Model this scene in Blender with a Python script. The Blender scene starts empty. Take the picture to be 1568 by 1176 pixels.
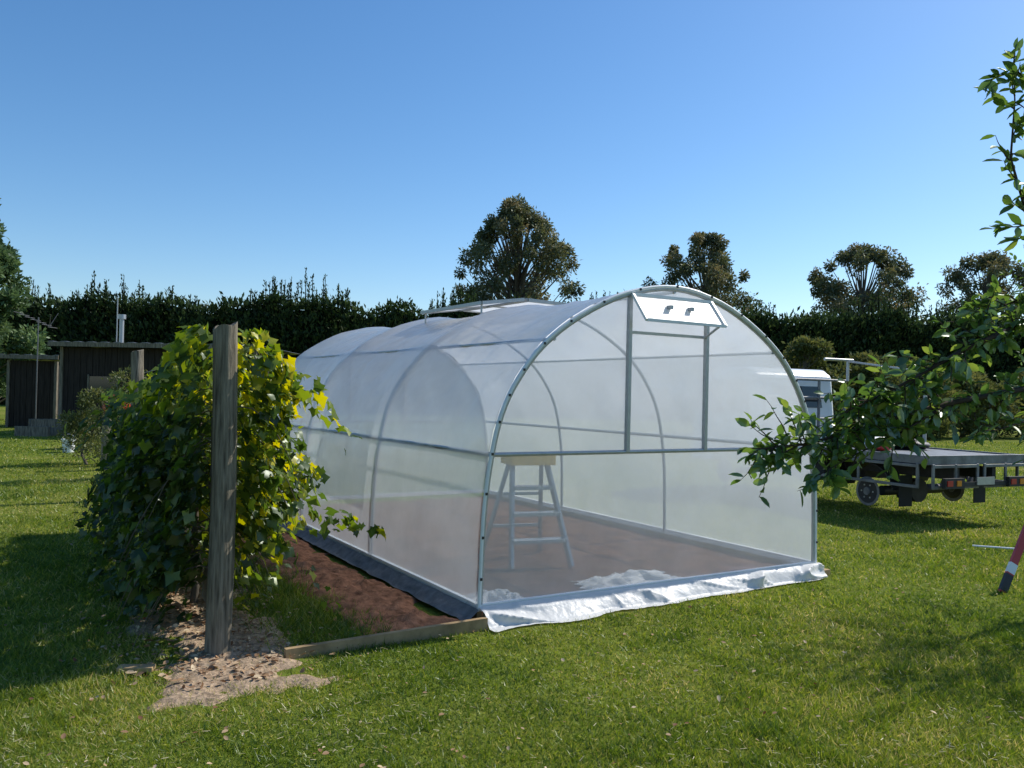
import bpy, math, random
import numpy as np
from mathutils import Vector, Matrix, noise
random.seed(7); rng=np.random.default_rng(7)
scene=bpy.context.scene
R=math.radians
# ------------------------------------------------------------------ world / sun / camera
SUN_AZ, SUN_EL = 57.0, 42.0
w=bpy.data.worlds.new("World"); scene.world=w; w.use_nodes=True
nt=w.node_tree; bg=nt.nodes['Background']
sky=nt.nodes.new('ShaderNodeTexSky'); sky.sky_type='NISHITA'; sky.sun_disc=False
sky.sun_elevation=R(SUN_EL); sky.sun_rotation=R(SUN_AZ); sky.air_density=1.0; sky.dust_density=0.45; sky.ozone_density=3.4
hs=nt.nodes.new('ShaderNodeHueSaturation'); hs.inputs['Saturation'].default_value=1.22
nt.links.new(sky.outputs[0],hs.inputs['Color']); nt.links.new(hs.outputs[0],bg.inputs[0]); bg.inputs[1].default_value=0.15
sd=Vector((math.sin(R(SUN_AZ))*math.cos(R(SUN_EL)),math.cos(R(SUN_AZ))*math.cos(R(SUN_EL)),math.sin(R(SUN_EL))))
sl=bpy.data.lights.new("sun","SUN"); sl.energy=5.0; sl.angle=R(0.53); sl.color=(1,.955,.88)
so=bpy.data.objects.new("sun",sl); scene.collection.objects.link(so); so.rotation_euler=sd.to_track_quat('Z','Y').to_euler(); so.location=(10,10,20)
cam=bpy.data.cameras.new("camera"); co=bpy.data.objects.new("camera",cam); scene.collection.objects.link(co)
cam.lens=29.39; cam.sensor_width=36; cam.clip_end=3000; cam.clip_start=.05
co.matrix_world=Matrix.Translation((0,0,1.6))@Matrix.Rotation(R(90.67),4,'X')@Matrix.Rotation(R(1.3),4,'Z')
scene.camera=co
scene.view_settings.view_transform='Standard'; scene.view_settings.look='None'; scene.view_settings.exposure=0

# ------------------------------------------------------------------ materials
def nmat(name):
    m=bpy.data.materials.new(name); m.use_nodes=True; t=m.node_tree
    for n in list(t.nodes): t.nodes.remove(n)
    o=t.nodes.new('ShaderNodeOutputMaterial'); return m,t,o
def N(t,k,**kw):
    n=t.nodes.new(k)
    for a,b in kw.items(): setattr(n,a,b)
    return n
def ramp(t,fac,stops):
    r=N(t,'ShaderNodeValToRGB'); e=r.color_ramp.elements
    e[0].position=stops[0][0]; e[0].color=(*stops[0][1],1)
    e[1].position=stops[-1][0]; e[1].color=(*stops[-1][1],1)
    for p,c in stops[1:-1]:
        x=e.new(p); x.color=(*c,1)
    if fac is not None: t.links.new(fac,r.inputs[0])
    return r
def noisen(t,scale,detail=4,rough=.55,coord='Object',stretch=None):
    tc=N(t,'ShaderNodeTexCoord'); n=N(t,'ShaderNodeTexNoise'); n.inputs['Scale'].default_value=scale
    n.inputs['Detail'].default_value=detail; n.inputs['Roughness'].default_value=rough
    if stretch:
        mp=N(t,'ShaderNodeMapping'); mp.inputs['Scale'].default_value=stretch
        t.links.new(tc.outputs[coord],mp.inputs[0]); t.links.new(mp.outputs[0],n.inputs['Vector'])
    else: t.links.new(tc.outputs[coord],n.inputs['Vector'])
    return n
def simple(name,c,rough=.6,metal=0,var=.25,scale=8,bump=0,stretch=None,spec=.5):
    m,t,o=nmat(name); p=N(t,'ShaderNodeBsdfPrincipled'); n=noisen(t,scale,5,.6,stretch=stretch)
    a=tuple(max(0,x*(1-var)) for x in c); b=tuple(min(1,x*(1+var)) for x in c)
    r=ramp(t,n.outputs[0],[(.3,a),(.7,b)]); t.links.new(r.outputs[0],p.inputs['Base Color'])
    p.inputs['Roughness'].default_value=rough; p.inputs['Metallic'].default_value=metal
    p.inputs['Specular IOR Level'].default_value=spec
    if bump:
        bn=N(t,'ShaderNodeBump'); bn.inputs['Strength'].default_value=bump; bn.inputs['Distance'].default_value=.02
        t.links.new(n.outputs[0],bn.inputs['Height']); t.links.new(bn.outputs[0],p.inputs['Normal'])
    t.links.new(p.outputs[0],o.inputs[0]); return m
def leafmat(name,stops,trans=.35,gloss=.05,grough=.35,pos=None):
    m,t,o=nmat(name); at=N(t,'ShaderNodeAttribute'); at.attribute_name='var'
    fac=at.outputs['Fac']
    if pos:
        n=noisen(t,pos,4,.6); mx=N(t,'ShaderNodeMath',operation='MULTIPLY_ADD'); mx.inputs[1].default_value=1.5; mx.inputs[2].default_value=-.75
        t.links.new(n.outputs[0],mx.inputs[0]); ad=N(t,'ShaderNodeMath',operation='ADD'); ad.use_clamp=True
        t.links.new(fac,ad.inputs[0]); t.links.new(mx.outputs[0],ad.inputs[1]); fac=ad.outputs[0]
    r=ramp(t,fac,stops)
    d=N(t,'ShaderNodeBsdfDiffuse'); tr=N(t,'ShaderNodeBsdfTranslucent'); g=N(t,'ShaderNodeBsdfGlossy'); g.inputs['Roughness'].default_value=grough
    g.inputs[0].default_value=(.8,.85,.8,1)
    t.links.new(r.outputs[0],d.inputs[0])
    hs=N(t,'ShaderNodeHueSaturation'); hs.inputs['Value'].default_value=1.7; hs.inputs['Saturation'].default_value=1.1; hs.inputs['Hue'].default_value=.485
    t.links.new(r.outputs[0],hs.inputs['Color']); t.links.new(hs.outputs[0],tr.inputs[0])
    m1=N(t,'ShaderNodeMixShader'); m1.inputs[0].default_value=trans; t.links.new(d.outputs[0],m1.inputs[1]); t.links.new(tr.outputs[0],m1.inputs[2])
    m2=N(t,'ShaderNodeMixShader'); m2.inputs[0].default_value=gloss; t.links.new(m1.outputs[0],m2.inputs[1]); t.links.new(g.outputs[0],m2.inputs[2])
    t.links.new(m2.outputs[0],o.inputs[0]); return m
def filmmat(name,transp,col,bump=.25,bscale=3,grough=.18,stretch=(1,1,1),refl=.45,tl=.6,lit_z=0):
    m,t,o=nmat(name)
    n=noisen(t,bscale,3,.5,stretch=stretch); bn=N(t,'ShaderNodeBump'); bn.inputs['Strength'].default_value=bump; bn.inputs['Distance'].default_value=.03
    t.links.new(n.outputs[0],bn.inputs['Height'])
    n2=noisen(t,1.3,5,.65)
    d=N(t,'ShaderNodeBsdfDiffuse'); d.inputs[0].default_value=(*col,1); t.links.new(bn.outputs[0],d.inputs['Normal'])
    tln=N(t,'ShaderNodeBsdfTranslucent'); tln.inputs[0].default_value=(*col,1)
    ms=N(t,'ShaderNodeMixShader'); ms.inputs[0].default_value=tl; t.links.new(d.outputs[0],ms.inputs[1]); t.links.new(tln.outputs[0],ms.inputs[2])
    tp=N(t,'ShaderNodeBsdfTransparent'); tp.inputs[0].default_value=(.97,.98,.98,1)
    mr=N(t,'ShaderNodeMapRange'); mr.inputs['From Min'].default_value=.35; mr.inputs['From Max'].default_value=.65
    mr.inputs['To Min'].default_value=transp+.05; mr.inputs['To Max'].default_value=transp-.05; t.links.new(n2.outputs[0],mr.inputs[0])
    tcur=mr.outputs[0]
    if lit_z:   # milkiness rises with height, painted in for the brighter lit upper film
        tc=N(t,'ShaderNodeTexCoord'); sx=N(t,'ShaderNodeSeparateXYZ'); t.links.new(tc.outputs['Object'],sx.inputs[0])
        mz=N(t,'ShaderNodeMapRange'); mz.inputs['From Min'].default_value=.5; mz.inputs['From Max'].default_value=1.7
        mz.inputs['To Min'].default_value=lit_z; mz.inputs['To Max'].default_value=-lit_z; t.links.new(sx.outputs['Z'],mz.inputs[0])
        ad=N(t,'ShaderNodeMath',operation='ADD'); t.links.new(tcur,ad.inputs[0]); t.links.new(mz.outputs[0],ad.inputs[1]); tcur=ad.outputs[0]
    lw=N(t,'ShaderNodeLayerWeight'); lw.inputs[0].default_value=.5
    # film gets milkier at grazing angles (longer path through the plastic)
    dm=N(t,'ShaderNodeMath',operation='MULTIPLY_ADD'); p3=N(t,'ShaderNodeMath',operation='POWER'); p3.inputs[1].default_value=3.0
    t.links.new(lw.outputs['Facing'],p3.inputs[0]); t.links.new(p3.outputs[0],dm.inputs[0]); dm.inputs[1].default_value=-.35
    t.links.new(tcur,dm.inputs[2]); dm.use_clamp=True
    m2=N(t,'ShaderNodeMixShader'); t.links.new(dm.outputs[0],m2.inputs[0]); t.links.new(ms.outputs[0],m2.inputs[1]); t.links.new(tp.outputs[0],m2.inputs[2])
    g=N(t,'ShaderNodeBsdfGlossy'); g.inputs['Roughness'].default_value=grough; t.links.new(bn.outputs[0],g.inputs['Normal'])
    p5=N(t,'ShaderNodeMath',operation='POWER'); p5.inputs[1].default_value=4.5; t.links.new(lw.outputs['Facing'],p5.inputs[0])
    rf=N(t,'ShaderNodeMath',operation='MULTIPLY_ADD'); rf.inputs[1].default_value=refl; rf.inputs[2].default_value=.05; t.links.new(p5.outputs[0],rf.inputs[0])
    m3=N(t,'ShaderNodeMixShader'); t.links.new(rf.outputs[0],m3.inputs[0]); t.links.new(m2.outputs[0],m3.inputs[1]); t.links.new(g.outputs[0],m3.inputs[2])
    t.links.new(m3.outputs[0],o.inputs[0]); return m
M_film=filmmat('greenhouse_film',.46,(.90,.93,.95),.45,2.6,tl=.66,lit_z=.10)
M_film_top=filmmat('roof_film_glare',.24,(.93,.95,.96),.55,3.2,.25,refl=.6,tl=.74)  # whiter, milkier roof strip: sky glare put into the film colour
M_skirt=filmmat('skirt_film',.08,(.86,.86,.85),.5,9,.42,refl=.08,tl=.3)
M_vent=filmmat('vent_film',.10,(.88,.90,.92),.1,5,.3,refl=.2,tl=.6)
M_galv=simple('galvanised_steel',(.42,.43,.43),.45,.6,.1,20)
M_white=simple('white_profile',(.78,.79,.78),.4,0,.05,12)
M_alu=simple('aluminium',(.42,.43,.44),.4,.6,.08,20)
M_yel=simple('yellow_plastic',(.90,.52,.005),.45,0,.1,10)
M_black=simple('black_plastic',(.02,.02,.022),.5,0,.2,20)
M_wood=simple('weathered_post_wood',(.19,.165,.125),.9,0,.65,9,1.0,stretch=(6,6,.45),spec=.1)
M_timber=simple('pine_timber',(.36,.25,.13),.8,0,.35,6,.3,spec=.2)
M_bark=simple('bark',(.13,.11,.085),.95,0,.4,12,.8,stretch=(1,1,.3),spec=.1)
M_twig=simple('twig_bark',(.06,.045,.035),.9,0,.3,20,spec=.1)
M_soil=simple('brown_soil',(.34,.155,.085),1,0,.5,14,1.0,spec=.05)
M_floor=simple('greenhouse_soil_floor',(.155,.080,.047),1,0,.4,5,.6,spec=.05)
M_mulch=simple('mulch',(.36,.265,.18),1,0,.5,30,1.0,spec=.05)
M_truckw=simple('white_vehicle_paint',(.75,.76,.77),.3,0,.04,3)
M_tray=simple('grey_tray_steel',(.17,.175,.18),.55,.3,.4,7)
M_dark=simple('dark_chassis',(.022,.022,.024),.6,0,.4,9)
M_rub=simple('tyre_rubber',(.02,.02,.02),.8,0,.2,14)
M_glass=simple('dark_window_glass',(.03,.04,.045),.06,0,.1,2)
M_red=simple('red_enamel',(.45,.025,.02),.35,0,.1,5)
M_shed=simple('dark_stained_boards',(.030,.024,.020),.85,0,.5,5,.3,stretch=(5,5,.4),spec=.2)
M_shedr=simple('shed_roof_iron',(.16,.16,.16),.5,.5,.2,5)
M_amber=simple('amber_lens',(.7,.25,.02),.3,0,.05,5)
M_matgrey=simple('grey_weedmat',(.15,.15,.155),.75,0,.35,12,.4)
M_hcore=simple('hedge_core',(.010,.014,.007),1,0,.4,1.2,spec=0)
M_hedge=leafmat('hedge_foliage',[(0,(.010,.021,.009)),(.5,(.026,.050,.017)),(1,(.065,.10,.035))],.25,.02,.6,pos=.25)
M_euc=leafmat('eucalyptus_foliage',[(0,(.04,.055,.025)),(.5,(.10,.115,.045)),(1,(.24,.19,.085))],.3,.05,.5,pos=.3)
M_pine=leafmat('pine_foliage',[(0,(.05,.085,.035)),(.5,(.09,.15,.06)),(1,(.16,.23,.09))],.3,.03,.5)
M_shrub=leafmat('shrub_foliage',[(0,(.04,.06,.018)),(.5,(.10,.12,.035)),(1,(.20,.19,.06))],.3,.03,.5)
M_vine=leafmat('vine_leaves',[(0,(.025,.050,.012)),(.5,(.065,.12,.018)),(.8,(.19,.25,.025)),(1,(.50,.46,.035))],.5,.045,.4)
M_apple=leafmat('tree_leaves',[(0,(.045,.095,.02)),(.6,(.09,.17,.035)),(1,(.18,.25,.05))],.45,.09,.35)
M_grass=leafmat('grass_blades',[(0,(.065,.12,.015)),(.35,(.165,.235,.030)),(.68,(.32,.335,.060)),(1,(.60,.49,.22))],.38,.03,.4,pos=.6)
M_dead=leafmat('dead_leaves',[(0,(.16,.08,.04)),(.6,(.36,.22,.12)),(1,(.60,.47,.30))],.1,.03,.5)
M_straw=leafmat('grass_clippings',[(0,(.25,.24,.10)),(.6,(.42,.36,.20)),(1,(.62,.54,.36))],.15,.04,.5)
def groundmat():
    m,t,o=nmat('lawn_ground'); p=N(t,'ShaderNodeBsdfPrincipled'); p.inputs['Roughness'].default_value=1; p.inputs['Specular IOR Level'].default_value=.05
    n1=noisen(t,.22,6,.6); n2=noisen(t,9,6,.75)
    a=ramp(t,n1.outputs[0],[(.3,(.14,.20,.03)),(.5,(.21,.255,.042)),(.7,(.33,.30,.08))])
    b=ramp(t,n2.outputs[0],[(.3,(.35,.38,.3)),(.7,(1.0,1.0,1.0))])
    mx=N(t,'ShaderNodeMixRGB',blend_type='MULTIPLY'); mx.inputs[0].default_value=1; t.links.new(a.outputs[0],mx.inputs[1]); t.links.new(b.outputs[0],mx.inputs[2])
    t.links.new(mx.outputs[0],p.inputs['Base Color'])
    bn=N(t,'ShaderNodeBump'); bn.inputs['Strength'].default_value=.9; bn.inputs['Distance'].default_value=.04; t.links.new(n2.outputs[0],bn.inputs['Height']); t.links.new(bn.outputs[0],p.inputs['Normal'])
    t.links.new(p.outputs[0],o.inputs[0]); return m
M_ground=groundmat()

# ------------------------------------------------------------------ helpers
def link(ob,parent=None):
    scene.collection.objects.link(ob)
    if parent: ob.parent=parent
    return ob
def empty(name,loc=(0,0,0),rz=0):
    e=bpy.data.objects.new(name,None); e.location=loc; e.rotation_euler=(0,0,rz); e.empty_display_size=.3; return link(e)
def np_mesh(name,V,F,mat,var=None,parent=None,smooth=False):
    V=np.ascontiguousarray(V,dtype=np.float32); F=np.ascontiguousarray(F,dtype=np.int32)
    me=bpy.data.meshes.new(name); me.vertices.add(len(V)); me.vertices.foreach_set('co',V.ravel())
    m,k=F.shape; me.loops.add(m*k); me.loops.foreach_set('vertex_index',F.ravel()); me.polygons.add(m)
    me.polygons.foreach_set('loop_start',np.arange(0,m*k,k,dtype=np.int32))
    me.update(calc_edges=True)
    if var is not None:
        a=me.attributes.new('var','FLOAT','POINT'); a.data.foreach_set('value',np.ascontiguousarray(var,dtype=np.float32))
    me.materials.append(mat)
    if smooth: me.polygons.foreach_set('use_smooth',np.ones(m,dtype=bool))
    return link(bpy.data.objects.new(name,me),parent)
def frames(d,n):
    d=d/np.linalg.norm(d,axis=1,keepdims=True)
    x=np.cross(d,n); x/=np.linalg.norm(x,axis=1,keepdims=True)+1e-9
    z=np.cross(x,d); return np.stack([x,d,z],axis=2)   # columns
def scatter(T,TF,P,S,D,Nn,var=None):
    T=np.array(T,float); TF=np.array(TF)
    M=frames(D,Nn); n=len(P)
    V=np.einsum('nij,kj->nki',M,T)*S[:,None,None]+P[:,None,:]
    F=TF[None]+(np.arange(n)*len(T))[:,None,None]
    if var is None: var=rng.random(n)
    return V.reshape(-1,3),F.reshape(-1,TF.shape[1]),np.repeat(var,len(T))
def rdir(n):
    v=rng.normal(size=(n,3)); return v/np.linalg.norm(v,axis=1,keepdims=True)
class B:
    def __init__(s): s.V=[];s.F=[];s.MI=[];s.mats=[];s.sm=[]
    def mi(s,m):
        if m not in s.mats: s.mats.append(m)
        return s.mats.index(m)
    def add(s,V,F,m,smooth=False):
        o=len(s.V); s.V+= [tuple(v) for v in V]; k=s.mi(m)
        for f in F: s.F.append([i+o for i in f]); s.MI.append(k); s.sm.append(smooth)
    def box(s,c,d,m,rot=None):
        x,y,z=[q/2 for q in d]; V=[Vector((a*x,b*y,e*z)) for a in(-1,1) for b in(-1,1) for e in(-1,1)]
        if rot is not None: V=[rot@v for v in V]
        c=Vector(c); V=[v+c for v in V]
        s.add(V,[(0,1,3,2),(4,6,7,5),(0,4,5,1),(2,3,7,6),(0,2,6,4),(1,5,7,3)],m)
    def beam(s,p,q,wd,h,m,up=(0,0,1)):
        p=Vector(p);q=Vector(q);d=q-p;L=d.length;d.normalize();up=Vector(up)
        if abs(d.dot(up))>.98: up=Vector((0,1,0)) if abs(d.y)<.9 else Vector((1,0,0))
        x=d.cross(up).normalized();z=x.cross(d)
        rot=Matrix((x,d,z)).transposed(); s.box((p+q)/2,(wd,L,h),m,rot)
    def tube(s,pts,r,m,seg=8,cap=True):
        pts=[Vector(p) for p in pts]; n=len(pts)
        if not hasattr(r,'__len__'): r=[r]*n
        V=[];F=[];prev=None
        for i,p in enumerate(pts):
            t=(pts[min(i+1,n-1)]-pts[max(i-1,0)]).normalized()
            if prev is None: prev=t.orthogonal().normalized()
            x=(prev-t*prev.dot(t)).normalized(); prev=x; y=t.cross(x)
            for k in range(seg):
                a=2*math.pi*k/seg; V.append(p+(x*math.cos(a)+y*math.sin(a))*r[i])
        for i in range(n-1):
            for k in range(seg):
                k2=(k+1)%seg; F.append((i*seg+k,i*seg+k2,(i+1)*seg+k2,(i+1)*seg+k))
        s.add(V,F,m,True)
        if cap: s.add(V[:seg],[tuple(range(seg))[::-1]],m); s.add(V[-seg:],[tuple(range(seg))],m)
    def prism(s,poly,axis0,axis1,m):   # poly in (y,z), extruded along x
        n=len(poly); V=[(axis0,*p) for p in poly]+[(axis1,*p) for p in poly]
        F=[tuple(range(n))[::-1],tuple(range(n,2*n))]+[(i,(i+1)%n,n+(i+1)%n,n+i) for i in range(n)]
        s.add(V,F,m)
    def obj(s,name,parent=None,bevel=0):
        me=bpy.data.meshes.new(name); me.from_pydata(s.V,[],s.F)
        for m in s.mats: me.materials.append(m)
        for p,k,q in zip(me.polygons,s.MI,s.sm): p.material_index=k; p.use_smooth=q
        me.update(); ob=link(bpy.data.objects.new(name,me),parent)
        if bevel:
            b=ob.modifiers.new('bevel','BEVEL'); b.width=bevel; b.segments=2; b.limit_method='ANGLE'
        return ob
def n3(x,y,z=0): return noise.noise(Vector((x,y,z)))

# ------------------------------------------------------------------ ground
GX,GY=-.19,5.82; ANG=31.5; ca,sa=math.cos(R(ANG)),math.sin(R(ANG))
def W(a,b,z=0): return Vector((GX+a*ca-b*sa, GY+a*sa+b*ca, z))
b_=B(); S=1500
b_.add([(-S,-S,0),(S,-S,0),(S,S,0),(-S,S,0)],[(0,1,2,3)],M_ground); b_.obj('lawn_ground')
def patch(name,a0,a1,b0,b1,mat,hgt,amp,edge,step=.04,shift=None,seed=0,under=-.03):
    na=int((a1-a0)/step)+1; nb=int((b1-b0)/step)+1; V=[];F=[]
    for j in range(nb+1):
        for i in range(na+1):
            a=a0+(a1-a0)*i/na; bb=b0+(b1-b0)*j/nb
            sh=shift(bb) if shift else 0
            p=W(a+sh,bb); h=abs(n3(p.x*7,p.y*7,seed))*amp+abs(n3(p.x*23,p.y*23,seed))*amp*.6
            d=min(a-a0,a1-a,bb-b0,b1-bb)
            if edge>0:
                q=d/edge-.55-.55*n3(p.x*1.7,p.y*1.7,seed+5)-.6*n3(p.x*6,p.y*6,seed)
                f=max(0,min(1,q)) ; z=under+(hgt-under)*min(1,max(0,q*1.6+.35))+h*f
                if d<=1e-6: z=under
            else: z=hgt+h
            V.append((p.x,p.y,z))
    for j in range(nb):
        for i in range(na):
            o=j*(na+1)+i; F.append((o,o+1,o+na+2,o+na+1))
    b=B(); b.add(V,F,mat,True); return b.obj(name)
vshift=lambda bb: .07*bb
patch('mulch_bed',-2.35,-1.10,-.85,8.5,M_mulch,.014,.03,.35,.035,vshift,1)
patch('soil_strip',-.98,-.02,-.12,6.3,M_soil,.018,.06,.2,.035,None,2)
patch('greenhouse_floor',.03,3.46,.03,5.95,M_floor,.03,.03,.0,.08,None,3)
# grass blades
n=700000
D=np.exp(rng.uniform(math.log(2.7),math.log(36),n)); X=D*rng.uniform(-.95,.95,n); Y=D
pa,pb=(X-GX)*ca+(Y-GY)*sa, -(X-GX)*sa+(Y-GY)*ca
edge=.10*np.sin(X*5+Y*3)+.07*np.sin(X*13-Y*9)+rng.normal(0,.08,n)
ins=((pa>-.66+edge)&(pa<3.50)&(pb>-.12)&(pb<6.1))|((pa>0)&(pa<3.55)&(pb>-.28+.12*pa/3.5)&(pb<0))
mul=(np.abs(pa+1.74-.07*pb)<.44+edge)&(pb>-.62+edge)&(pb<8)
keep=(~ins|((pa<-.25)&(rng.random(n)<.05)))&(~mul|(rng.random(n)<.13)); X,Y,D,pa,pb=[q[keep] for q in (X,Y,D,pa,pb)]; n=len(X)
hs=(.5+.25*np.sin(X*1.3+2*np.sin(Y*.9))+rng.random(n)*.8)
tall=((pa<-.6)&(pa>-1.45)&(pb>-.05)&(pb<7)); hs=hs*np.where(tall,2.2,1.0)
tuft=(np.sin(X*7.3+1.7*np.sin(Y*5.1))*np.sin(Y*6.1+1.3*np.sin(X*4.3)))>.5; hs=hs*np.where(tuft,1.5,1)
P=np.stack([X,Y,np.zeros(n)],1)
Dd=np.stack([rng.normal(0,.85,n),rng.normal(0,.85,n),np.ones(n)],1)
T=[(-.5,0,0),(.5,0,0),(0.1,1,.12)]
M=frames(Dd,rdir(n)); wd=.0046*(D/4)**.75*rng.uniform(.6,1.6,n); hh=.036*hs*(1+.01*D)
Tm=np.array(T); Vv=np.einsum('nij,nkj->nki',M,np.stack([Tm[:,0][None]*wd[:,None],Tm[:,1][None]*hh[:,None],Tm[:,2][None]*hh[:,None]],2))+P[:,None,:]
var=np.clip(rng.beta(1.2,2.2,n)*1.05-.10*tall-.14*tuft+.16*np.sin(X*2.1+Y*1.1)*np.sin(Y*1.7)-.04,0,1)
np_mesh('grass',Vv.reshape(-1,3),np.arange(n*3).reshape(-1,3),M_grass,np.repeat(var,3))
LT=[(0,-.5,0),(.3,-.2,.08),(.28,.2,.08),(0,.55,0),(-.28,.2,.08),(-.3,-.2,.08)]; LF=[(0,1,2,3),(0,3,4,5)]
# pale clippings lying on the lawn
n=12000; D=np.exp(rng.uniform(math.log(3),math.log(14),n)); X=D*rng.uniform(-.7,.7,n)
pa,pb=(X-GX)*ca+(D-GY)*sa, -(X-GX)*sa+(D-GY)*ca; cl=np.sin(X*3.1+1.2*np.sin(D*2.2))*np.sin(D*2.9+X)+rng.normal(0,.5,n)
k=~((pa>-.7)&(pa<3.6)&(pb>-.4)&(pb<6))&(cl>.1); X=X[k];D=D[k];n=len(X)
ST=[(-.5,0,0),(.5,0,0),(.35,8,.6),(-.35,8,.6)]
V,F,v=scatter(ST,[(0,1,2,3)],np.stack([X,D,rng.uniform(.018,.04,n)],1),rng.uniform(.002,.0045,n),rdir(n)*[1,1,.2],rdir(n)*.3+[0,0,1]); np_mesh('grass_clippings',V,F,M_straw,v)
n=620; D=np.exp(rng.uniform(math.log(3),math.log(12),n)); X=D*rng.uniform(-.6,.65,n)
pa,pb=(X-GX)*ca+(D-GY)*sa, -(X-GX)*sa+(D-GY)*ca; k=~((pa>-.05)&(pa<3.6)&(pb>-.4)&(pb<6)); X=X[k];D=D[k];n=len(X)
V,F,v=scatter(LT,LF,np.stack([X,D,np.full(n,.034)],1),rng.uniform(.014,.036,n),rdir(n)*[1,1,.3],rdir(n)*.4+[0,0,1])
np_mesh('fallen_leaves',V,F,M_dead,v)
n=3200; bb=rng.uniform(-.5,6,n); aa=rng.normal(-1.72,.26,n)+.07*bb; pts=np.array([W(a,c,.034) for a,c in zip(aa,bb)])
V,F,v=scatter(LT,LF,pts,rng.uniform(.010,.050,n)*rng.uniform(.5,1.3,n),rdir(n)*[1,1,.3],rdir(n)*.7+[0,0,1]); np_mesh('bark_mulch_chips',V,F,M_dead,v)

# ------------------------------------------------------------------ greenhouse
GH=empty('polytunnel_greenhouse')
ctrl=[(1.745,0),(1.74,.3),(1.725,.7),(1.675,1.07),(1.60,1.36),(1.475,1.60),(1.26,1.86),(.94,2.09),(.5,2.29),(0,2.375)]
full=ctrl+[(-x,z) for x,z in ctrl[-2::-1]]
def cr(pts,sub):
    out=[]
    P=[pts[0]]+pts+[pts[-1]]
    for i in range(1,len(P)-2):
        for s in range(sub):
            t=s/sub; q=[]
            for k in (0,1):
                p0,p1,p2,p3=P[i-1][k],P[i][k],P[i+1][k],P[i+2][k]
                q.append(.5*((2*p1)+(-p0+p2)*t+(2*p0-5*p1+4*p2-p3)*t*t+(-p0+3*p1-3*p2+p3)*t**3))
            out.append(tuple(q))
    out.append(pts[-1]); return out
prof=cr(full,4)
HW=1.745; Z0=.10; LEN=6.0
def G(x,b,z): return W(HW+x,b,Z0+z)
hoops=[0,2.0,4.0,6.0]
fr=B()
for h in hoops:
    fr.tube([G(x*.998,h,z*.998) for x,z in prof],.018,M_galv,8)
fr.tube([G(x*1.006,-.012,z*1.006) for x,z in prof],.014,M_white,8)
def px_at(z):
    for (x1,z1),(x2,z2) in zip(prof,prof[1:]):
        if z1<=z<=z2 and x1>0: return x1+(x2-x1)*(z-z1)/(z2-z1+1e-9)
for sgn in (-1,1):
    fr.tube([G(sgn*px_at(1.07)*.995,b,1.07) for b in (0,6)],.018,M_galv)
    fr.tube([G(sgn*1.18*.985,b,1.91) for b in (0,6)],.013,M_galv)
    fr.beam(G(sgn*1.745,0,0.01),G(sgn*1.745,6,0.01),.035,.05,M_white)
fr.tube([G(0,b,2.35) for b in (0,6)],.014,M_galv)
for b in (0,6):
    fr.tube([G(-1.675,b,1.07),G(1.675,b,1.07)],.016,M_galv)
    fr.beam(G(-1.745,b,0.012),G(1.745,b,0.012),.035,.045,M_white)
    for x in (-.465,.355):
        zt=2.29 if x<-.4 else 2.31
        fr.beam(G(x,b-.002,1.07),G(x,b-.002,zt),.036,.03,M_galv,up=(ca,sa,0))
    fr.beam(G(-.465,b-.004,2.0),G(.355,b-.004,2.0),.022,.022,M_galv)
for i in range(3,len(prof)-3,3):
    x,z=prof[i]; fr.box(G(x*1.006,-.028,z*1.006),(.014,.012,.018),M_black,Matrix.Rotation(R(ANG),3,'Z'))
fr.obj('frame',GH)
NB=120; V=[];F=[];FT=[]
for j in range(NB+1):
    b=LEN*j/NB; t=(b%2.0)/2.0; sag=math.sin(math.pi*t)**.7*.045
    for i,(x,z) in enumerate(prof):
        up=min(1,max(0,(z-1.0)/.6))
        wr=.004*n3(b*2.5,i*.35,3)+.003*n3(b*9,i*.3,1)+.004*n3(b*3-i*.8,i*.2+b,6)+.006*up*n3(b*5+i*.4,i*.15,12)
        s=1.013-(sag*(.35+.65*up))/1.9+wr
        V.append(G(x*s,b,z*s))
m=len(prof)
for j in range(NB):
    for i in range(m-1):
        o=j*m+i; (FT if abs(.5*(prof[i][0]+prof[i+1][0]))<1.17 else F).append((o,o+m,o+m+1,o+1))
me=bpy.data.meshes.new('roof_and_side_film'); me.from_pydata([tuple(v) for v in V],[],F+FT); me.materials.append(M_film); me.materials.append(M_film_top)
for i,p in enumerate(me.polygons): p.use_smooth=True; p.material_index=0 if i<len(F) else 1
me.update(); link(bpy.data.objects.new('roof_and_side_film',me),GH)
def endwall(b,name):
    e=B(); K=m//2; V=[];F=[]; NX=30
    rows=[(abs(prof[i][0]),prof[i][1]) for i in range(K+1)]
    for x,z in rows:
        for k in range(NX+1):
            xx=-x+2*x*k/NX; V.append(G(xx,b+.012+.012*n3(xx*2,z*2,b+4)+.006*n3(xx*6-z*3,z*5+xx,b),z))
    for j in range(len(rows)-1):
        for k in range(NX): o=j*(NX+1)+k; F.append((o,o+1,o+NX+2,o+NX+1))
    e.add(V,F,M_film,True); return e.obj(name,GH)
endwall(0,'front_film'); endwall(6,'rear_film')
vf=B()
t0,t1=-.46,.37
top=(2.29,-.03); bot=(2.08,-.20)
vf.add([G(t0,top[1],top[0]),G(t1,top[1],top[0]),G(t1,bot[1],bot[0]),G(t0,bot[1],bot[0])],[(0,1,2,3)],M_vent)
for p,q in [((t0,top),(t1,top)),((t1,top),(t1,bot)),((t1,bot),(t0,bot)),((t0,bot),(t0,top))]:
    vf.beam(G(p[0],p[1][1],p[1][0]+.004),G(q[0],q[1][1],q[1][0]+.004),.022,.022,M_white)
vf.tube([G(.31,-.02,1.99),G(.31,-.19,2.08)],.010,M_alu)
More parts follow.
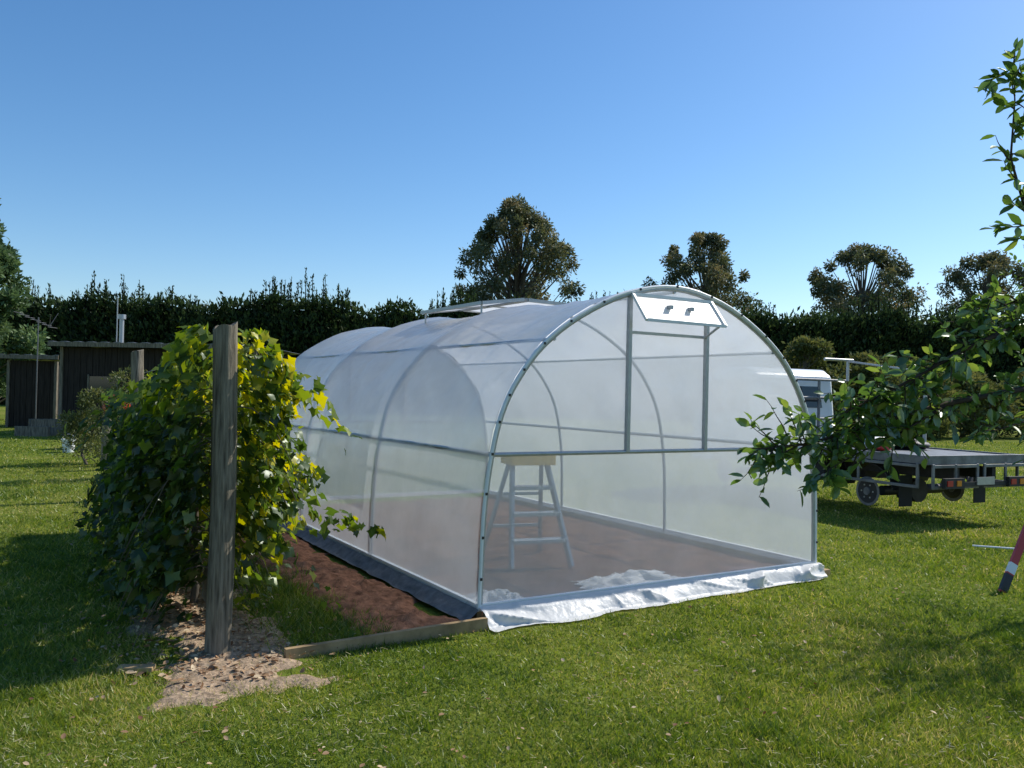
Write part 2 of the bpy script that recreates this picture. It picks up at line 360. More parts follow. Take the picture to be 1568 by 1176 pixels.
for q in (-.16,.06): vf.box(G(q,-.12,2.205),(.03,.05,.03),M_galv,Matrix.Rotation(R(ANG),3,'Z'))
vf.obj('front_vent_flap',GH)
rv=B()
for s,x1v,zl in ((-1,.52,2.40),(1,.50,2.46)):
    x0,x1=s*.03,s*x1v; z0=2.45
    c=[(x0,2.25,z0+.02),(x0,3.65,z0+.02),(x1,3.65,zl),(x1,2.25,zl)]
    rv.add([G(*q) for q in c],[(0,1,2,3)],M_vent)
    for i in range(4): rv.beam(G(c[i][0],c[i][1],c[i][2]+.006),G(c[(i+1)%4][0],c[(i+1)%4][1],c[(i+1)%4][2]+.006),.034,.034,M_galv)
    rv.beam(G(x0,2.95,z0+.02),G(x1,2.95,zl),.025,.03,M_galv)
    for bb_ in (2.3,3.6): rv.tube([G(x1*.95,bb_,zl),G(x1*.95,bb_,2.27)],.01,M_alu)
rv.obj('roof_vent_window',GH)
tb=B()
tb.beam(W(-1.40,-.15,.02),W(-.03,-.15,.04),.04,.085,M_timber)
tb.obj('timber_edging_board')
tb=B()
tb.beam(W(.02,-.03,.04),W(3.47,-.03,.04),.04,.09,M_timber); tb.beam(W(3.49,-.08,.04),W(3.49,6.0,.04),.04,.09,M_timber)
tb.beam(W(.0,.0,.04),W(.0,6,.04),.04,.09,M_timber); tb.beam(W(3.45,-.05,.03),W(3.66,-.02,.03),.06,.05,M_timber)
tb.obj('timber_base',GH)
s_=B(); V=[];F=[]; NA=320; NS=16
for i in range(NA+1):
    a=-.03+3.56*i/NA; ow=.25-.13*i/NA+.06*n3(a*2.3,0,9)+.02*n3(a*7,0,2)
    for k in range(NS+1):
        t=k/NS
        out=.025+ow*(t**.8); z=.125*(1-min(1,t/.66))**.8
        env=math.sin(math.pi*min(1,t/.8))
        am=.5+1.2*abs(n3(a*1.3,2,8))*2
        ang=a*2.1-t*1.2; ridge=((1-abs(math.sin(ang*1.3+3.0*n3(a*.9,t,5))))**3*.075+(1-abs(math.sin(ang*3.1+4*n3(a*1.4,t,3))))**4*.03)*am
        out+=ridge*env*.6; z=max(.014,z+ridge*env*.45)+.006*abs(n3(a*14,t*6,7))*min(1,t*3)
        V.append(W(a+.04*n3(a*3,t,8)*t,-out,z))
for i in range(NA):
    for k in range(NS): o=i*(NS+1)+k; F.append((o,o+1,o+NS+2,o+NS+1))
s_.add(V,F,M_skirt,True); s_.obj('front_plastic_skirt',GH)
s_=B(); V=[];F=[]
for i in range(NA+1):
    b=-.05+6.1*i/NA
    for k in range(6):
        t=k/5; V.append(W(-.03-.11*t-.02*n3(b*4,t,2),b,max(.035,.11-.08*t+.02*n3(b*6,t*3,5)*t)))
for i in range(NA):
    for k in range(5): o=i*6+k; F.append((o,o+6,o+7,o+1))
s_.add(V,F,M_matgrey,True); s_.obj('side_plastic_skirt',GH)
def crumple(name,a,b,la,lb,seed,mat,zb=.05,hh=.10):
    V=[];F=[];n_=34
    for j in range(n_+1):
        for i in range(n_+1):
            u=i/n_;v=j/n_; e=min(u,1-u,v,1-v)*4
            z=zb+min(1,e)*hh*((1-abs(n3(u*5+seed,v*3))*2)**2)*.5+.012*abs(n3(u*15,v*15,seed)); V.append(W(a+la*(u+.2*n3(v*4,seed)),b+lb*(v+.3*n3(u*4,seed+3)),z))
    for j in range(n_):
        for i in range(n_): o=j*(n_+1)+i; F.append((o,o+1,o+n_+2,o+n_+1))
    q=B(); q.add(V,F,mat,True); q.obj(name)
crumple('plastic_sheet_offcut',1.2,.22,.95,.4,3,M_skirt,.05,.12); crumple('plastic_sheet_offcut',.12,.2,.45,.35,8,M_skirt,.05,.11)
# ------------------------------------------------------------------ step ladder
LD=empty('step_ladder',(.20,7.75,.05),R(20)); l=B()
zt=.92
for s in (-1,1):
    l.beam((s*.17,.06,zt),(s*.29,-.30,0),.075,.03,M_alu,up=(1,0,0)); l.beam((s*.16,.16,zt),(s*.30,.50,0),.055,.025,M_alu,up=(1,0,0))
for k in range(1,4):
    t=k/4; hw=.29-.12*t; l.box((0,-.30+.36*t,zt*t),(2*hw,.12,.035),M_alu)
for t in (.3,.65): hw=.29-.13*t; l.beam((-hw,.50-.34*t,zt*t),(hw,.50-.34*t,zt*t),.02,.03,M_alu)
l.box((0,.10,zt+.02),(.44,.30,.09),M_yel); l.obj('ladder_frame',LD,.004)

# ------------------------------------------------------------------ posts + grapevine
def post(name,x,y,h,r,seg=24):
    p=B(); K=40; V=[];F=[]
    for j in range(K+1):
        z=-.05+(h+.05)*j/K
        for k in range(seg):
            a=2*math.pi*k/seg; q=r*(1-.06*j/K)*(1+.06*n3(math.cos(a)*2.2+x,math.sin(a)*2.2,z*.5)+.06*n3(math.cos(a)*7,math.sin(a)*7,z*1.2))
            zz=z+(.02*math.sin(a+1)+.012*math.sin(3*a) if j==K else 0)
            V.append((x+q*math.cos(a)+.012*math.sin(z*1.7),y+q*math.sin(a),zz))
    for j in range(K):
        for k in range(seg): k2=(k+1)%seg; F.append((j*seg+k,j*seg+k2,(j+1)*seg+k2,(j+1)*seg+k))
    p.add(V,F,M_wood,True); p.add(V[-seg:],[tuple(range(seg))],M_wood); return p.obj(name)
post('timber_post',-1.72,5.0,1.97,.074); post('timber_post',-5.25,11.7,2.08,.085); post('timber_post',-7.55,15.6,1.0,.08)
ROW=Vector((-3.43,6.7,0)).normalized(); RN=Vector((ROW.y,-ROW.x,0))
def VR(s,l,z): return Vector((-1.72,5.0,0))+ROW*s+RN*l+Vector((0,0,z))
VN=empty('grape_vine'); g=B()
for z in (.75,1.25,1.8): g.tube([VR(0,0,z),VR(7.5,0,z-.02)],.003,M_galv,5)
for s in (.35,1.3,2.4,3.6,4.6):
    pts=[VR(s+.08*n3(s,k*.5),.08*n3(k*.6,s*3),k*.14) for k in range(11)]; g.tube(pts,[.030-.0016*k for k in range(11)],M_bark,7)
for c in range(110):
    s=random.uniform(0,4); l0=random.uniform(-.1,.1); z=random.uniform(.4,1.6); sg=random.choice((-1,1)); pts=[]
    for k in range(7):
        t=k/6; pts.append(VR(s+.4*t*n3(c,1,2),l0+sg*.45*t,z+.3*t-.75*t*t))
    g.tube(pts,[.006-.0006*k for k in range(7)],M_bark,4)
g.obj('vine_wood',VN)
GLT=[(0,.1,.0)]
for a,rr in [(-90,.12),(-60,.50),(-25,.38),(5,.58),(35,.40),(90,.72),(145,.40),(175,.58),(205,.38),(240,.50)]:
    GLT.append((rr*math.cos(R(a)),rr*math.sin(R(a))+.1,-.16*rr+.05*math.sin(3*R(a))))
GLF=[(0,i,i+1) for i in range(1,10)]+[(0,10,1)]
n=13500
s=-.05+5.0*rng.random(n)**1.15; z=1.98-1.93*rng.random(n)**.95
th=np.array([.38+.34*n3(a*1.3,b*1.5,1)+.26*n3(a*3.5,b*3.5,2) for a,b in zip(s,z)])
side=rng.choice([-1,1],n); th*=np.where(side<0,1.0+.25*(z<.7),1.22)
th*=np.where(z>1.5,1-(z-1.5)*1.0,1); th*=np.where(s<.3,.75+s,1)
l=side*th*np.clip(1-np.abs(rng.normal(0,.38,n)),0,1.15)
zt_=1.72-.22*np.clip(s-1.6,0,9)+.16*np.sin(s*2.6+1.0)+.10*np.sin(s*6.3)
z=np.where(z>zt_+.15*rng.random(n),z*.5+.1,z)
P=np.array([-1.72,5.0,0])+s[:,None]*np.array(ROW)+l[:,None]*np.array(RN)+np.stack([0*z,0*z,z],1)
k=(np.hypot(P[:,0]+1.72,P[:,1]-5.0)>.16)&~((z<.55)&(side>0)&(rng.random(n)<.8))&~((z<.4)&(s<.7)); P=P[k];side=side[k]
ex=[]
for c in range(100):
    s0=random.uniform(0,4.3); sg=random.choice((1,1,1,-1)); z0=random.uniform(.45,1.75)-.15*max(0,s0-1.6); L=random.uniform(.2,.6); up=random.uniform(-.6,.6)
    if s0>2.5 and sg<0: continue
    if random.random()<.3: z0=1.6-.2*max(0,s0-1.6); up=random.uniform(.4,.9); L=.35
    for q in range(int(L*30)):
        t=q/(L*30); p=VR(s0-.2*t,sg*(.28+L*t),z0+up*t*L-.35*t*t)+Vector([random.gauss(0,.035) for _ in range(3)]); ex.append((p,sg))
for q in range(40):
    t=q/40; ex.append((VR(.05,.35+.66*t,.85-.16*t)+Vector([random.gauss(0,.035) for _ in range(3)]),1))
P=np.vstack([P,np.array([e[0] for e in ex])]); side=np.concatenate([side,np.array([e[1] for e in ex])]); n=len(P)
Nn=side[:,None]*np.array(RN)*.6+np.array([0,0,.8])+rng.normal(0,.6,(n,3)); Dn=np.array([0,0,-1.0])+side[:,None]*np.array(RN)*.6+rng.normal(0,.6,(n,3))
var=np.clip(rng.beta(1.7,2.8,n)+.4*(rng.random(n)<.45)*(side>0)+.18*(P[:,2]>1.45)-.15*(side<0)*(P[:,2]<1.45),0,1)  # sunlit side and top painted lighter, shaded side darker, over random leaf tone
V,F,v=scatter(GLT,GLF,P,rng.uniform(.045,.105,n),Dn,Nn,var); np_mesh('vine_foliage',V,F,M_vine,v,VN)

# ------------------------------------------------------------------ generic foliage crowns
SPR=[(0,0,0),(.22,.5,.06),(0,1,0),(-.22,.5,.06)]; SPF=[(0,1,2),(0,2,3)]
def crown_tree(name,x,y,h,rmax,zb,mat,ncl=90,per=260,leaf=.34,power=1.7,seed=1,lean=0,crad=1.0,trunk=.35,shell=.45,envf=None,bark=M_bark,droop=.5,vs=.7):
    rg=np.random.default_rng(seed); rd=random.Random(seed); E=empty(name,(x,y,0)); b=B()
    tp=[(0+lean*t*t+.3*math.sin(t*5+seed),.2*math.sin(t*4),h*.93*t) for t in np.linspace(0,1,9)]
    b.tube(tp,[trunk*(1-.88*t) for t in np.linspace(0,1,9)],bark,8)
    C=[];Rr=[]
    for c in range(ncl):
        t=rd.random()**.9; z=zb+(h-zb)*t
        r=(envf(t) if envf else max(.05,1-t**power)**.5)*rmax
        a=rd.uniform(0,2*math.pi); rr=r*(shell+(1-shell)*rd.random()**.7)
        lump=1+.25*n3(math.cos(a)*1.6+seed,math.sin(a)*1.6,t*3)
        rc=crad*rd.uniform(.5,1.25)*(.65+.45*(1-t))
        cx=math.cos(a)*max(0,rr*lump-rc*.5)+lean*t*t; cy=math.sin(a)*max(0,rr*lump-rc*.5); cz=min(z,h-rc*.7)
        C.append((cx,cy,cz)); Rr.append(rc)
        k=max(0,min(1,(cz-.25*rmax-zb*.35)/(h*.93)*.9))
        p0=Vector((lean*k*k+.3*math.sin(k*5+seed),.2*math.sin(k*4),h*.93*k)); p2=Vector((cx,cy,cz)); pm=(p0+p2)/2+Vector((0,0,-.06*(p2-p0).length))
        b.tube([p0,pm,p2],[trunk*.28,trunk*.17,trunk*.05],bark,5,False)
    b.obj('trunk_and_limbs',E)
    C=np.array(C);Rr=np.array(Rr); idx=np.repeat(np.arange(ncl),per); n=len(idx)
    d=rg.normal(size=(n,3)); d/=np.linalg.norm(d,axis=1,keepdims=True); rad=rg.random(n)**.42*(1+.25*rg.normal(size=n)*(rg.random(n)<.3))
    P=C[idx]+d*(rad*Rr[idx])[:,None]*np.array([1,1,vs])
    keep=P[:,2]<h*1.03; P=P[keep];d=d[keep];idx=idx[keep];n=len(P)
    Dn=d*.8+rg.normal(0,.6,(n,3))+np.array([0,0,-droop]); Nn=d+rg.normal(0,.6,(n,3))
    cv=rg.random(ncl)[idx]; var=np.clip(.5*cv+.4*rg.random(n)+.12*d[:,2],0,1)
    V,F,v=scatter(SPR,SPF,P,leaf*rg.uniform(.5,1.3,n),Dn,Nn,var); np_mesh('foliage',V,F,mat,v,E); return E
et=lambda t:(1-t**1.25)**.75*(1.0+.12*math.sin(t*11))+.04
et2=lambda t:(1-t**2.2)**.6*(1.0+.14*math.sin(t*9))
crown_tree('eucalyptus_tree',.6,80,20.2,9.8,4.0,M_euc,190,200,.36,1.5,3,-.6,1.0,.45,envf=et,vs=1.15)
crown_tree('eucalyptus_tree',17.9,79,17.0,6.9,4,M_euc,120,200,.36,2.8,5,.0,.98,.4,envf=et2,vs=1.1)
crown_tree('eucalyptus_tree',33.4,80,16.5,7.8,4,M_euc,130,200,.36,2.2,9,.0,.98,.4,envf=et2,vs=1.1)
crown_tree('eucalyptus_tree',45.6,80,16.0,6.6,4,M_euc,105,200,.36,2.8,13,.0,.95,.4,envf=et2,vs=1.1)
crown_tree('pine_tree',-22.9,35,10.0,3.0,1.0,M_pine,170,260,.26,1.3,21,0,.6,.25,envf=lambda t:(1-t)**.6*.95+.05,droop=-.3,vs=1)
for i,(x,y,h,r) in enumerate([(12.6,36,4.2,2.2),(15.6,37,3.7,2.3),(18.6,38,3.5,2.0),(21.8,40,3.0,2.4),(27,42,3.4,3),(31,43,4.4,3),(9.2,37,4.4,2.6)]):
    crown_tree('garden_shrub',x,y,h,r,.3,M_shrub,48,260,.20,2.2,40+i,0,.62,.10,droop=-.2,vs=.8)
crown_tree('garden_shrub',-8.3,16.6,1.5,.75,.1,M_shrub,24,180,.07,2.2,60,0,.28,.03,droop=-.3)
crown_tree('garden_shrub',-6.5,14.2,1.9,.7,.2,M_shrub,30,120,.06,2.2,61,0,.24,.03,droop=-.3)
# ------------------------------------------------------------------ hedge
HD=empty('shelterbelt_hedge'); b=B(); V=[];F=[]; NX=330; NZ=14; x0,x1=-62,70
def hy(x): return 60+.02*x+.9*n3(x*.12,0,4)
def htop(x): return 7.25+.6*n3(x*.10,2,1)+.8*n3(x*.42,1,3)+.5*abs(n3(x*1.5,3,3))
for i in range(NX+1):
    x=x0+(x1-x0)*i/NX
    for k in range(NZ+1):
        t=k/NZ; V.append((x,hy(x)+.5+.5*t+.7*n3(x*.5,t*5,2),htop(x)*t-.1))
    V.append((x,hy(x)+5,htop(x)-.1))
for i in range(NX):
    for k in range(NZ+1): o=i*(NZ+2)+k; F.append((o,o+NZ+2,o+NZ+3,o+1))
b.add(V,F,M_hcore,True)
tips=[]
for c in range(900):
    x=random.uniform(x0,x1); dens=n3(x*.16,5,2)
    if random.random()>.5+1.3*dens: continue
    z=htop(x); L=random.uniform(.4,1.9)*(1+.9*dens); y=hy(x)+random.uniform(.3,3); tx=x+random.gauss(0,.06)
    b.tube([(x,y,z-.3),(tx,y,z+L)],[.06,.018],M_hcore,4,False); tips.append((x,y,z,L))
b.obj('hedge_core',HD)
n=80000; x=rng.uniform(x0,x1,n); t=rng.random(n)**.85
P=np.array([(a,hy(a)-.15+.7*n3(a*.5,q*5,2)+.5*n3(a*1.4,q*9,6)+random.uniform(-.25,.35)+.4*q,htop(a)*q+random.uniform(-.15,.25)) for a,q in zip(x,t)])
m2=11000; xt=rng.uniform(x0,x1,m2); P2=np.array([(a,hy(a)+random.uniform(0,3.5),htop(a)+abs(random.gauss(0,.26))) for a in xt])
P3=[]
for (xx,y,z,L) in tips:
    for q in range(int(34*L)):
        u=random.random()**1.8; P3.append((xx+random.gauss(0,.20*(1-u)+.01),y+random.gauss(0,.12),z+L*u))
P=np.vstack([P,P2,np.array(P3)]); n=len(P)
Dn=np.stack([rng.normal(0,.5,n),rng.normal(-.5,.4,n),rng.normal(.8,.4,n)],1); Dn[-len(P3):,2]+=.8
V,F,v=scatter(SPR,SPF,P,np.concatenate([rng.uniform(.22,.52,n-len(P3)),rng.uniform(.12,.28,len(P3))]),Dn,rdir(n)); np_mesh('hedge_foliage',V,F,M_hedge,v,HD)

# ------------------------------------------------------------------ sheds
def shed(name,x,y,wd,dp,h0,h1,rz,door=True):
    E=empty(name,(x,y,0),rz); b=B()
    nb=int(wd/.2)
    for i in range(nb):
        xx=-wd/2+wd*(i+.5)/nb
        if door and abs(xx-wd*.15)<.5: continue
        b.box((xx,-dp/2+.004*(i%2),h0/2),(wd/nb-.012,.03,h0),M_shed)
    b.box((0,0,h0/2-.02),(wd-.1,dp-.12,h0-.04),M_shed)
    if door:
        b.box((wd*.15,-dp/2-.03,1.0),(.95,.04,2.0),M_shed)
        for q in(-.5,.5): b.box((wd*.15+q,-dp/2-.04,1.02),(.07,.06,2.05),M_wood)
        b.box((-wd*.28,-dp/2-.03,1.5),(.9,.04,.7),M_glass)
        for q in (-.47,.47): b.box((-wd*.28+q,-dp/2-.04,1.5),(.05,.06,.8),M_wood)
    for q in (-1,1): b.box((q*wd/2,-dp/2-.02,h0/2),(.1,.1,h0),M_wood)
    b.obj('walls_and_door',E); r=B(); V=[];F=[];K=int(wd/.1)
    for i in range(K+1):
        xx=-(wd/2+.25)+(wd+.5)*i/K; zz=.02*math.sin(i*math.pi/2+.7)
        V+=[(xx,-dp/2-.35,h1+zz),(xx,dp/2+.3,h0+zz+.05),(xx,-dp/2-.35,h1+zz-.03)]
    for i in range(K): F+=[(3*i,3*i+3,3*i+4,3*i+1),(3*i+2,3*i+5,3*i+3,3*i)]
    r.add(V,F,M_shedr); r.beam((-(wd/2+.25),-dp/2-.37,h1-.08),((wd/2+.25),-dp/2-.37,h1-.08),.03,.14,M_wood); r.obj('roof',E); return E
sh=shed('garden_shed',-10.8,27.5,6.2,3.4,2.75,2.9,R(-5))
c=B(); c.tube([(-2.3,.2,2.6),(-2.3,.2,3.8)],.075,M_alu,12); c.tube([(-2.3,.2,3.8),(-2.3,.2,3.95)],.13,M_alu,12); c.tube([(-2.35,0,2.7),(-2.35,0,4.5)],.018,M_galv,6); c.obj('flue_pipe',sh)
shed('garden_shed',-17.2,31,1.7,2.0,2.4,2.6,R(0),False)
an=B(); an.tube([(0,0,0),(0,0,3.9)],.022,M_shedr,6); an.tube([(-.7,0,4.05),(.5,0,3.55)],.015,M_shedr,5)
for q in range(7):
    t=q/6; an.tube([(-.7+1.2*t,-.3,4.05-.5*t),(-.7+1.2*t,.3,4.05-.5*t)],.010,M_shedr,4)
for q in (-.25,.25): an.tube([(.4,0,3.6),(.55,q,4.0+q*.3)],.01,M_shedr,4)
o=an.obj('television_antenna'); o.location=(-16.6,29.2,0)
k=B(); K=16
k.tube([(0,0,0),(0,0,.30)],[.12,.15],M_white,K); k.tube([(0,0,.295),(0,0,.315)],.16,M_white,K); k.tube([(.15*math.cos(a),0,.3+.13*math.sin(a)) for a in np.linspace(0,math.pi,9)],.006,M_galv,5)
o=k.obj('white_bucket'); o.location=(-10.3,19.5,0)
k=B(); pr=[(.05+.30*math.sin(a)*1,1.0+.27*math.cos(a)) for a in np.linspace(0.1,math.pi-.1,9)]
k.tube([(0,0,z) for r_,z in pr],[r_ for r_,z in pr],M_red,18)
for a in (0,2.1,4.2): k.tube([(.2*math.cos(a),.2*math.sin(a),.85),(.35*math.cos(a),.35*math.sin(a),0)],.015,M_galv,6)
k.tube([(-.06,0,1.29),(-.06,0,1.33),(.06,0,1.33),(.06,0,1.29)],.012,M_black,6)
o=k.obj('kettle_barbecue'); o.location=(-9.9,21.0,.1)
k=B(); k.box((-2.05,4.66,.03),(.19,.07,.025),M_timber,Matrix.Rotation(.1,3,'Z')); k.obj('timber_offcut',None,.003)
k=B()
for i in range(5): k.box((-14.3+.3*(i%2),25+.4*i,.15+.1*(i%3)),(1.0,.12,.3+.2*(i%2)),M_wood,Matrix.Rotation(.3*i,3,'Z'))
k.obj('timber_offcut_stack')
k=B(); k.tube([(5.15,9.3,.03),(5.9,9.0,.035),(7.2,9.1,.03)],.011,M_white,8); k.obj('white_pipe')
k=B(); p0=Vector((4.22,7.15,0)); p1=Vector((4.56,7.35,.55)); dv=(p1-p0)
k.beam(p0,p1,.065,.03,M_red,up=(0,1,0)); k.beam(p0+dv*.02,p0+dv*.26,.068,.034,M_black,up=(0,1,0)); k.beam(p0+dv*.28,p0+dv*.42,.068,.034,M_white,up=(0,1,0))
k.obj('spirit_level')

# ------------------------------------------------------------------ flatbed truck (local: x right, y forward)
TR=empty('flatbed_truck',(6.18,11.1,0),R(25)); t=B()
t.box((0,1.55,.88),(1.88,3.1,.05),M_tray)
for x in (-.94,.94): t.beam((x,0,.87),(x,3.1,.87),.05,.11,M_tray)
t.beam((-.96,-.02,.87),(.96,-.02,.87),.05,.12,M_tray)
for y in np.linspace(.3,2.9,7): t.box((0,y,.82),(1.8,.06,.06),M_dark)
for x in (-.985,.985):
    for z in (.79,.52): t.beam((x,.08,z),(x,3.0,z),.022,.04,M_tray)
    for y in (.1,1.05,2.0,2.98): t.beam((x,y,.51),(x,y,.82),.025,.04,M_tray)
for x0_,x1_ in ((-.93,-.05),(.05,.93)):
    for z in (.79,.52): t.beam((x0_,-.07,z),(x1_,-.07,z),.022,.04,M_tray)
    for x in (x0_+.02,(x0_+x1_)/2,x1_-.02): t.beam((x,-.07,.51),(x,-.07,.82),.04,.025,M_tray)
for x in (-.88,-.3,.3,.88): t.tube([(x,3.08,.9),(x,3.08,1.95)],.025,M_tray,8)
for z in (1.3,1.65,1.95): t.tube([(-.95,3.08,z),(.95,3.08,z)],.022,M_tray,8)
t.tube([(.88,1.5,.9),(.88,1.5,2.1)],.03,M_galv,8); t.tube([(.88,3.02,1.95),(.88,3.02,2.3)],.025,M_galv,8); t.tube([(.35,3.02,2.3),(1.0,3.02,2.3)],.025,M_galv,8)
t.beam((.88,1.5,2.08),(.88,3.02,2.28),.03,.03,M_galv)
t.obj('tray',TR,.005)
t=B()
for x in (-.36,.36): t.beam((x,-.0,.68),(x,4.9,.66),.07,.16,M_dark)
t.box((0,2.2,.62),(.5,1.2,.3),M_dark); t.box((-.6,2.25,.58),(.4,.8,.32),M_dark); t.box((.6,2.2,.58),(.4,.6,.32),M_dark)
t.tube([(-.6,1.0,.36),(.6,1.0,.36)],.07,M_dark,8); t.tube([(-.6,4.05,.36),(.6,4.05,.36)],.05,M_dark,8); t.tube([(0,.86,.36),(0,1.14,.36)],.17,M_dark,12)
t.box((0,-.1,.56),(1.5,.06,.06),M_dark)
for x in (-.62,.62):
    t.box((x,-.14,.58),(.36,.05,.13),M_dark); t.box((x-.1,-.17,.58),(.10,.012,.07),M_red); t.box((x+.07,-.17,.58),(.08,.012,.07),M_amber)
t.box((0,-.14,.60),(.34,.012,.10),M_galv)
for x in (-.74,.74): t.box((x,.48,.42),(.24,.015,.42),M_rub)
for x in (-.76,.76):
    pts=[(x,1.0+.44*math.cos(a),.36+.40*math.sin(a)) for a in np.linspace(.15,math.pi-.15,9)]
    for p,q in zip(pts,pts[1:]): t.beam(p,q,.24,.012,M_dark)
t.obj('chassis',TR)
def wheel(x,y,r=.36,wd=.2,nm='wheel'):
    b=B(); s=1 if x>0 else -1
    pr=[(-.5,.62),(-.5,.92),(-.38,1.0),(.38,1.0),(.5,.92),(.5,.62)]
    b.tube([(x+wd*p*s,y,r) for p,q in pr],[r*q for p,q in pr],M_rub,28)
    b.tube([(x+s*wd*.50,y,r),(x+s*wd*.515,y,r)],[r*.56,r*.54],M_tray,24)
    b.tube([(x+s*wd*.52,y,r),(x+s*wd*.40,y,r)],[r*.46,r*.3],M_dark,20); b.tube([(x+s*wd*.4,y,r),(x+s*wd*.62,y,r)],[r*.18,r*.15],M_tray,14)
    for i in range(6):
        a=i*math.pi/3; b.tube([(x+s*wd*.5,y+.27*r*math.cos(a),r+.27*r*math.sin(a)),(x+s*wd*.56,y+.27*r*math.cos(a),r+.27*r*math.sin(a))],.012,M_galv,6)
    b.obj(nm,TR)
for i,(x,y) in enumerate([(-.76,1.0),(.76,1.0),(-.76,4.05),(.76,4.05)]): wheel(x,y,nm='wheel_%d'%(i+1))
t=B()
cp=[(3.25,.62),(3.25,1.35),(3.32,2.02),(3.5,2.14),(4.35,2.14),(4.55,2.02),(4.95,1.35),(5.02,.9),(5.0,.5),(4.45,.5),(4.38,.72),(4.05,.82),(3.72,.72),(3.65,.55)]
t.prism(cp,-.84,.84,M_truckw); t.obj('cab_body',TR,.05)
t=B()
for s_x in (-1,1):
    x=s_x*.846
    t.add([(x,3.45,1.38),(x,4.05,1.36),(x,4.05,1.93),(x,3.5,1.93)],[(0,1,2,3)],M_glass)
    t.add([(x,4.12,1.36),(x,4.72,1.36),(x,4.45,1.93),(x,4.12,1.93)],[(0,1,2,3)],M_glass)
    t.box((s_x*1.0,4.72,1.55),(.06,.14,.3),M_black); t.tube([(s_x*.84,4.7,1.5),(s_x*1.0,4.72,1.5)],.012,M_black,6)
    t.box((s_x*.852,3.6,1.22),(.02,.12,.03),M_black)
t.add([(-.55,3.250,1.48),(.55,3.250,1.48),(.52,3.295,1.84),(-.52,3.295,1.84)],[(0,1,2,3)],M_glass)
t.add([(-.72,4.93,1.42),(.72,4.93,1.42),(.66,4.62,1.97),(-.66,4.62,1.97)],[(0,1,2,3)],M_glass)
t.obj('cab_windows_and_mirrors',TR)
def lump(name,c,d,mat,seed,parent):
    b=B();V=[];F=[];K=14;L=10
    for j in range(L+1):
        ph=math.pi*j/L
        for i in range(K):
            a=2*math.pi*i/K; q=1+.25*n3(math.cos(a)*2+seed,math.sin(a)*2,ph*1.5); z=math.cos(ph)
            V.append((c[0]+d[0]*math.sin(ph)**.6*math.cos(a)*q,c[1]+d[1]*math.sin(ph)**.6*math.sin(a)*q,c[2]+d[2]*z*q))
    for j in range(L):
        for i in range(K): F.append((j*K+i,j*K+(i+1)%K,(j+1)*K+(i+1)%K,(j+1)*K+i))
    b.add(V,F,mat,True); b.obj(name,parent)
lump('white_sack',(-.45,1.3,1.0),(.28,.2,.12),M_white,1,TR); lump('red_bag',(-.5,1.05,.96),(.12,.09,.05),M_red,4,TR); lump('dark_tarp',(.35,1.8,.98),(.5,.7,.09),M_dark,7,TR)

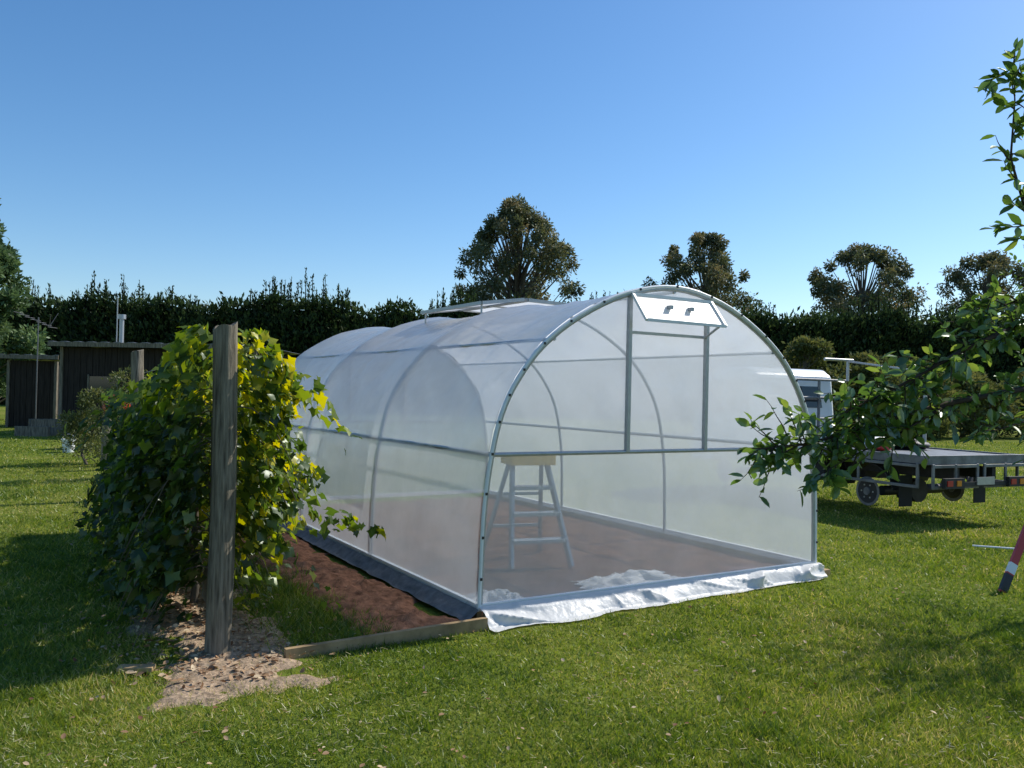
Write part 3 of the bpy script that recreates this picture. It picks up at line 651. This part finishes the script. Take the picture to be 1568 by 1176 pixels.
# ------------------------------------------------------------------ fruit trees at right
ALT=[(0,0,0),(.20,.25,.05),(.25,.5,.06),(.16,.78,.03),(0,1.0,-.08),(-.16,.78,.03),(-.25,.5,.06),(-.20,.25,.05),(0,.5,-.02)]
ALF=[(0,1,2,8),(8,2,3,4),(8,4,5,6),(0,8,6,7)]
def fruit(name,trunk,branches,extra,seed):
    rd=random.Random(seed); E=empty(name); b=B(); P=[];Dd=[]
    b.tube(trunk,np.linspace(.07,.045,len(trunk)),M_bark,10)
    def twig(p,d,L,nl,r=.003):
        pts=[Vector(p)]; d=Vector(d).normalized()
        for k in range(5):
            d=(d+Vector([rd.gauss(0,.18),rd.gauss(0,.18),rd.gauss(-.02,.16)])).normalized(); pts.append(pts[-1]+d*L/5)
        b.tube(pts,[r*(1-.15*k) for k in range(6)],M_twig,5,False)
        for q in range(nl):
            t=(q+rd.random())/nl*5; i=min(4,int(t)); pp=pts[i].lerp(pts[i+1],t-i); P.append(pp); Dd.append(d*.6+Vector([rd.gauss(0,.7),rd.gauss(0,.7),rd.gauss(-.25,.6)]))
    for br,r0,nt_,L in branches:
        br=[Vector(q) for q in br]; m_=len(br); b.tube(br,[r0*(1-.8*i/(m_-1)) for i in range(m_)],M_twig,7,False)
        for k in range(nt_):
            t=(k+rd.random())/nt_*(m_-1); i=min(m_-2,int(t)); p=br[i].lerp(br[i+1],t-i); d=(br[i+1]-br[i]).normalized()
            dd=d*.7+Vector([rd.gauss(0,.6),rd.gauss(0,.6),rd.gauss(0,.65)]); twig(p,dd,L*rd.uniform(.5,1.3),rd.randint(7,12))
        twig(br[-1],br[-1]-br[-2],L*.6,8)
    for c,rad,nt_,L in extra:
        for k in range(nt_):
            v=Vector([rd.gauss(0,1) for _ in range(3)]).normalized()*rad*rd.random()**.5; twig(Vector(c)+v,v+Vector((0,0,.2)),L,10)
    b.obj('branches',E); P=np.array(P);Dd=np.array(Dd);n=len(P)
    V,F,v=scatter(ALT,ALF,P,rng.uniform(.034,.062,n),Dd,np.array([0,0,1.0])+rng.normal(0,.6,(n,3))); np_mesh('leaves',V,F,M_apple,v,E)
A=[(3.3,3.9,1.2),(2.6,3.5,1.6),(2.04,3.2,1.68),(1.563,3.0,1.60),(1.24,2.9,1.52),(1.0,2.8,1.455),(.84,2.75,1.44)]
Bb=[(3.3,3.9,1.3),(2.6,3.5,1.85),(2.03,3.2,1.95),(1.63,3.0,1.80),(1.35,2.9,1.66),(1.13,2.8,1.57)]
C=[(3.3,3.9,1.5),(2.3,3.1,2.0),(1.75,2.62,2.02),(1.60,2.6,2.17),(1.54,2.6,2.37),(1.55,2.6,2.55),(1.545,2.6,2.66)]
Dq=[(2.6,3.5,1.6),(2.2,3.2,1.60),(1.9,3.05,1.55),(1.68,2.95,1.50)]
Eq=[(2.6,3.5,1.85),(2.2,3.3,2.05),(1.95,3.15,2.02),(1.72,3.05,1.93)]
Hq=[(1.563,3.0,1.60),(1.35,2.88,1.50),(1.15,2.8,1.42),(1.02,2.75,1.36)]
fruit('plum_tree',[(3.35,3.95,0),(3.33,3.9,.6),(3.3,3.9,1.2),(3.3,3.9,1.6)],[(A[2:],.012,60,.15),(Bb[2:],.012,52,.15),(A[:3],.03,6,.3),(Bb[:3],.03,6,.3),(C[:3],.02,4,.2),(C[2:],.006,18,.09),(Dq,.008,12,.12),(Eq,.008,34,.15),(Hq,.005,22,.12)],[],5)
fruit('plum_tree',[(5.6,7.3,0),(5.55,7.3,.8),(5.5,7.25,1.6)],[([(5.5,7.25,1.5),(5.3,7.1,2.2),(5.1,7.0,2.9)],.03,8,.3),([(5.5,7.25,1.5),(5.7,7.4,2.4),(5.6,7.3,3.2)],.03,8,.3),([(5.5,7.25,1.4),(5.3,6.6,1.9),(5.1,6.1,2.4)],.025,10,.3)],[((5.35,7.1,2.55),.85,260,.28),((4.9,6.2,2.3),.6,90,.28)],6)
print('done')
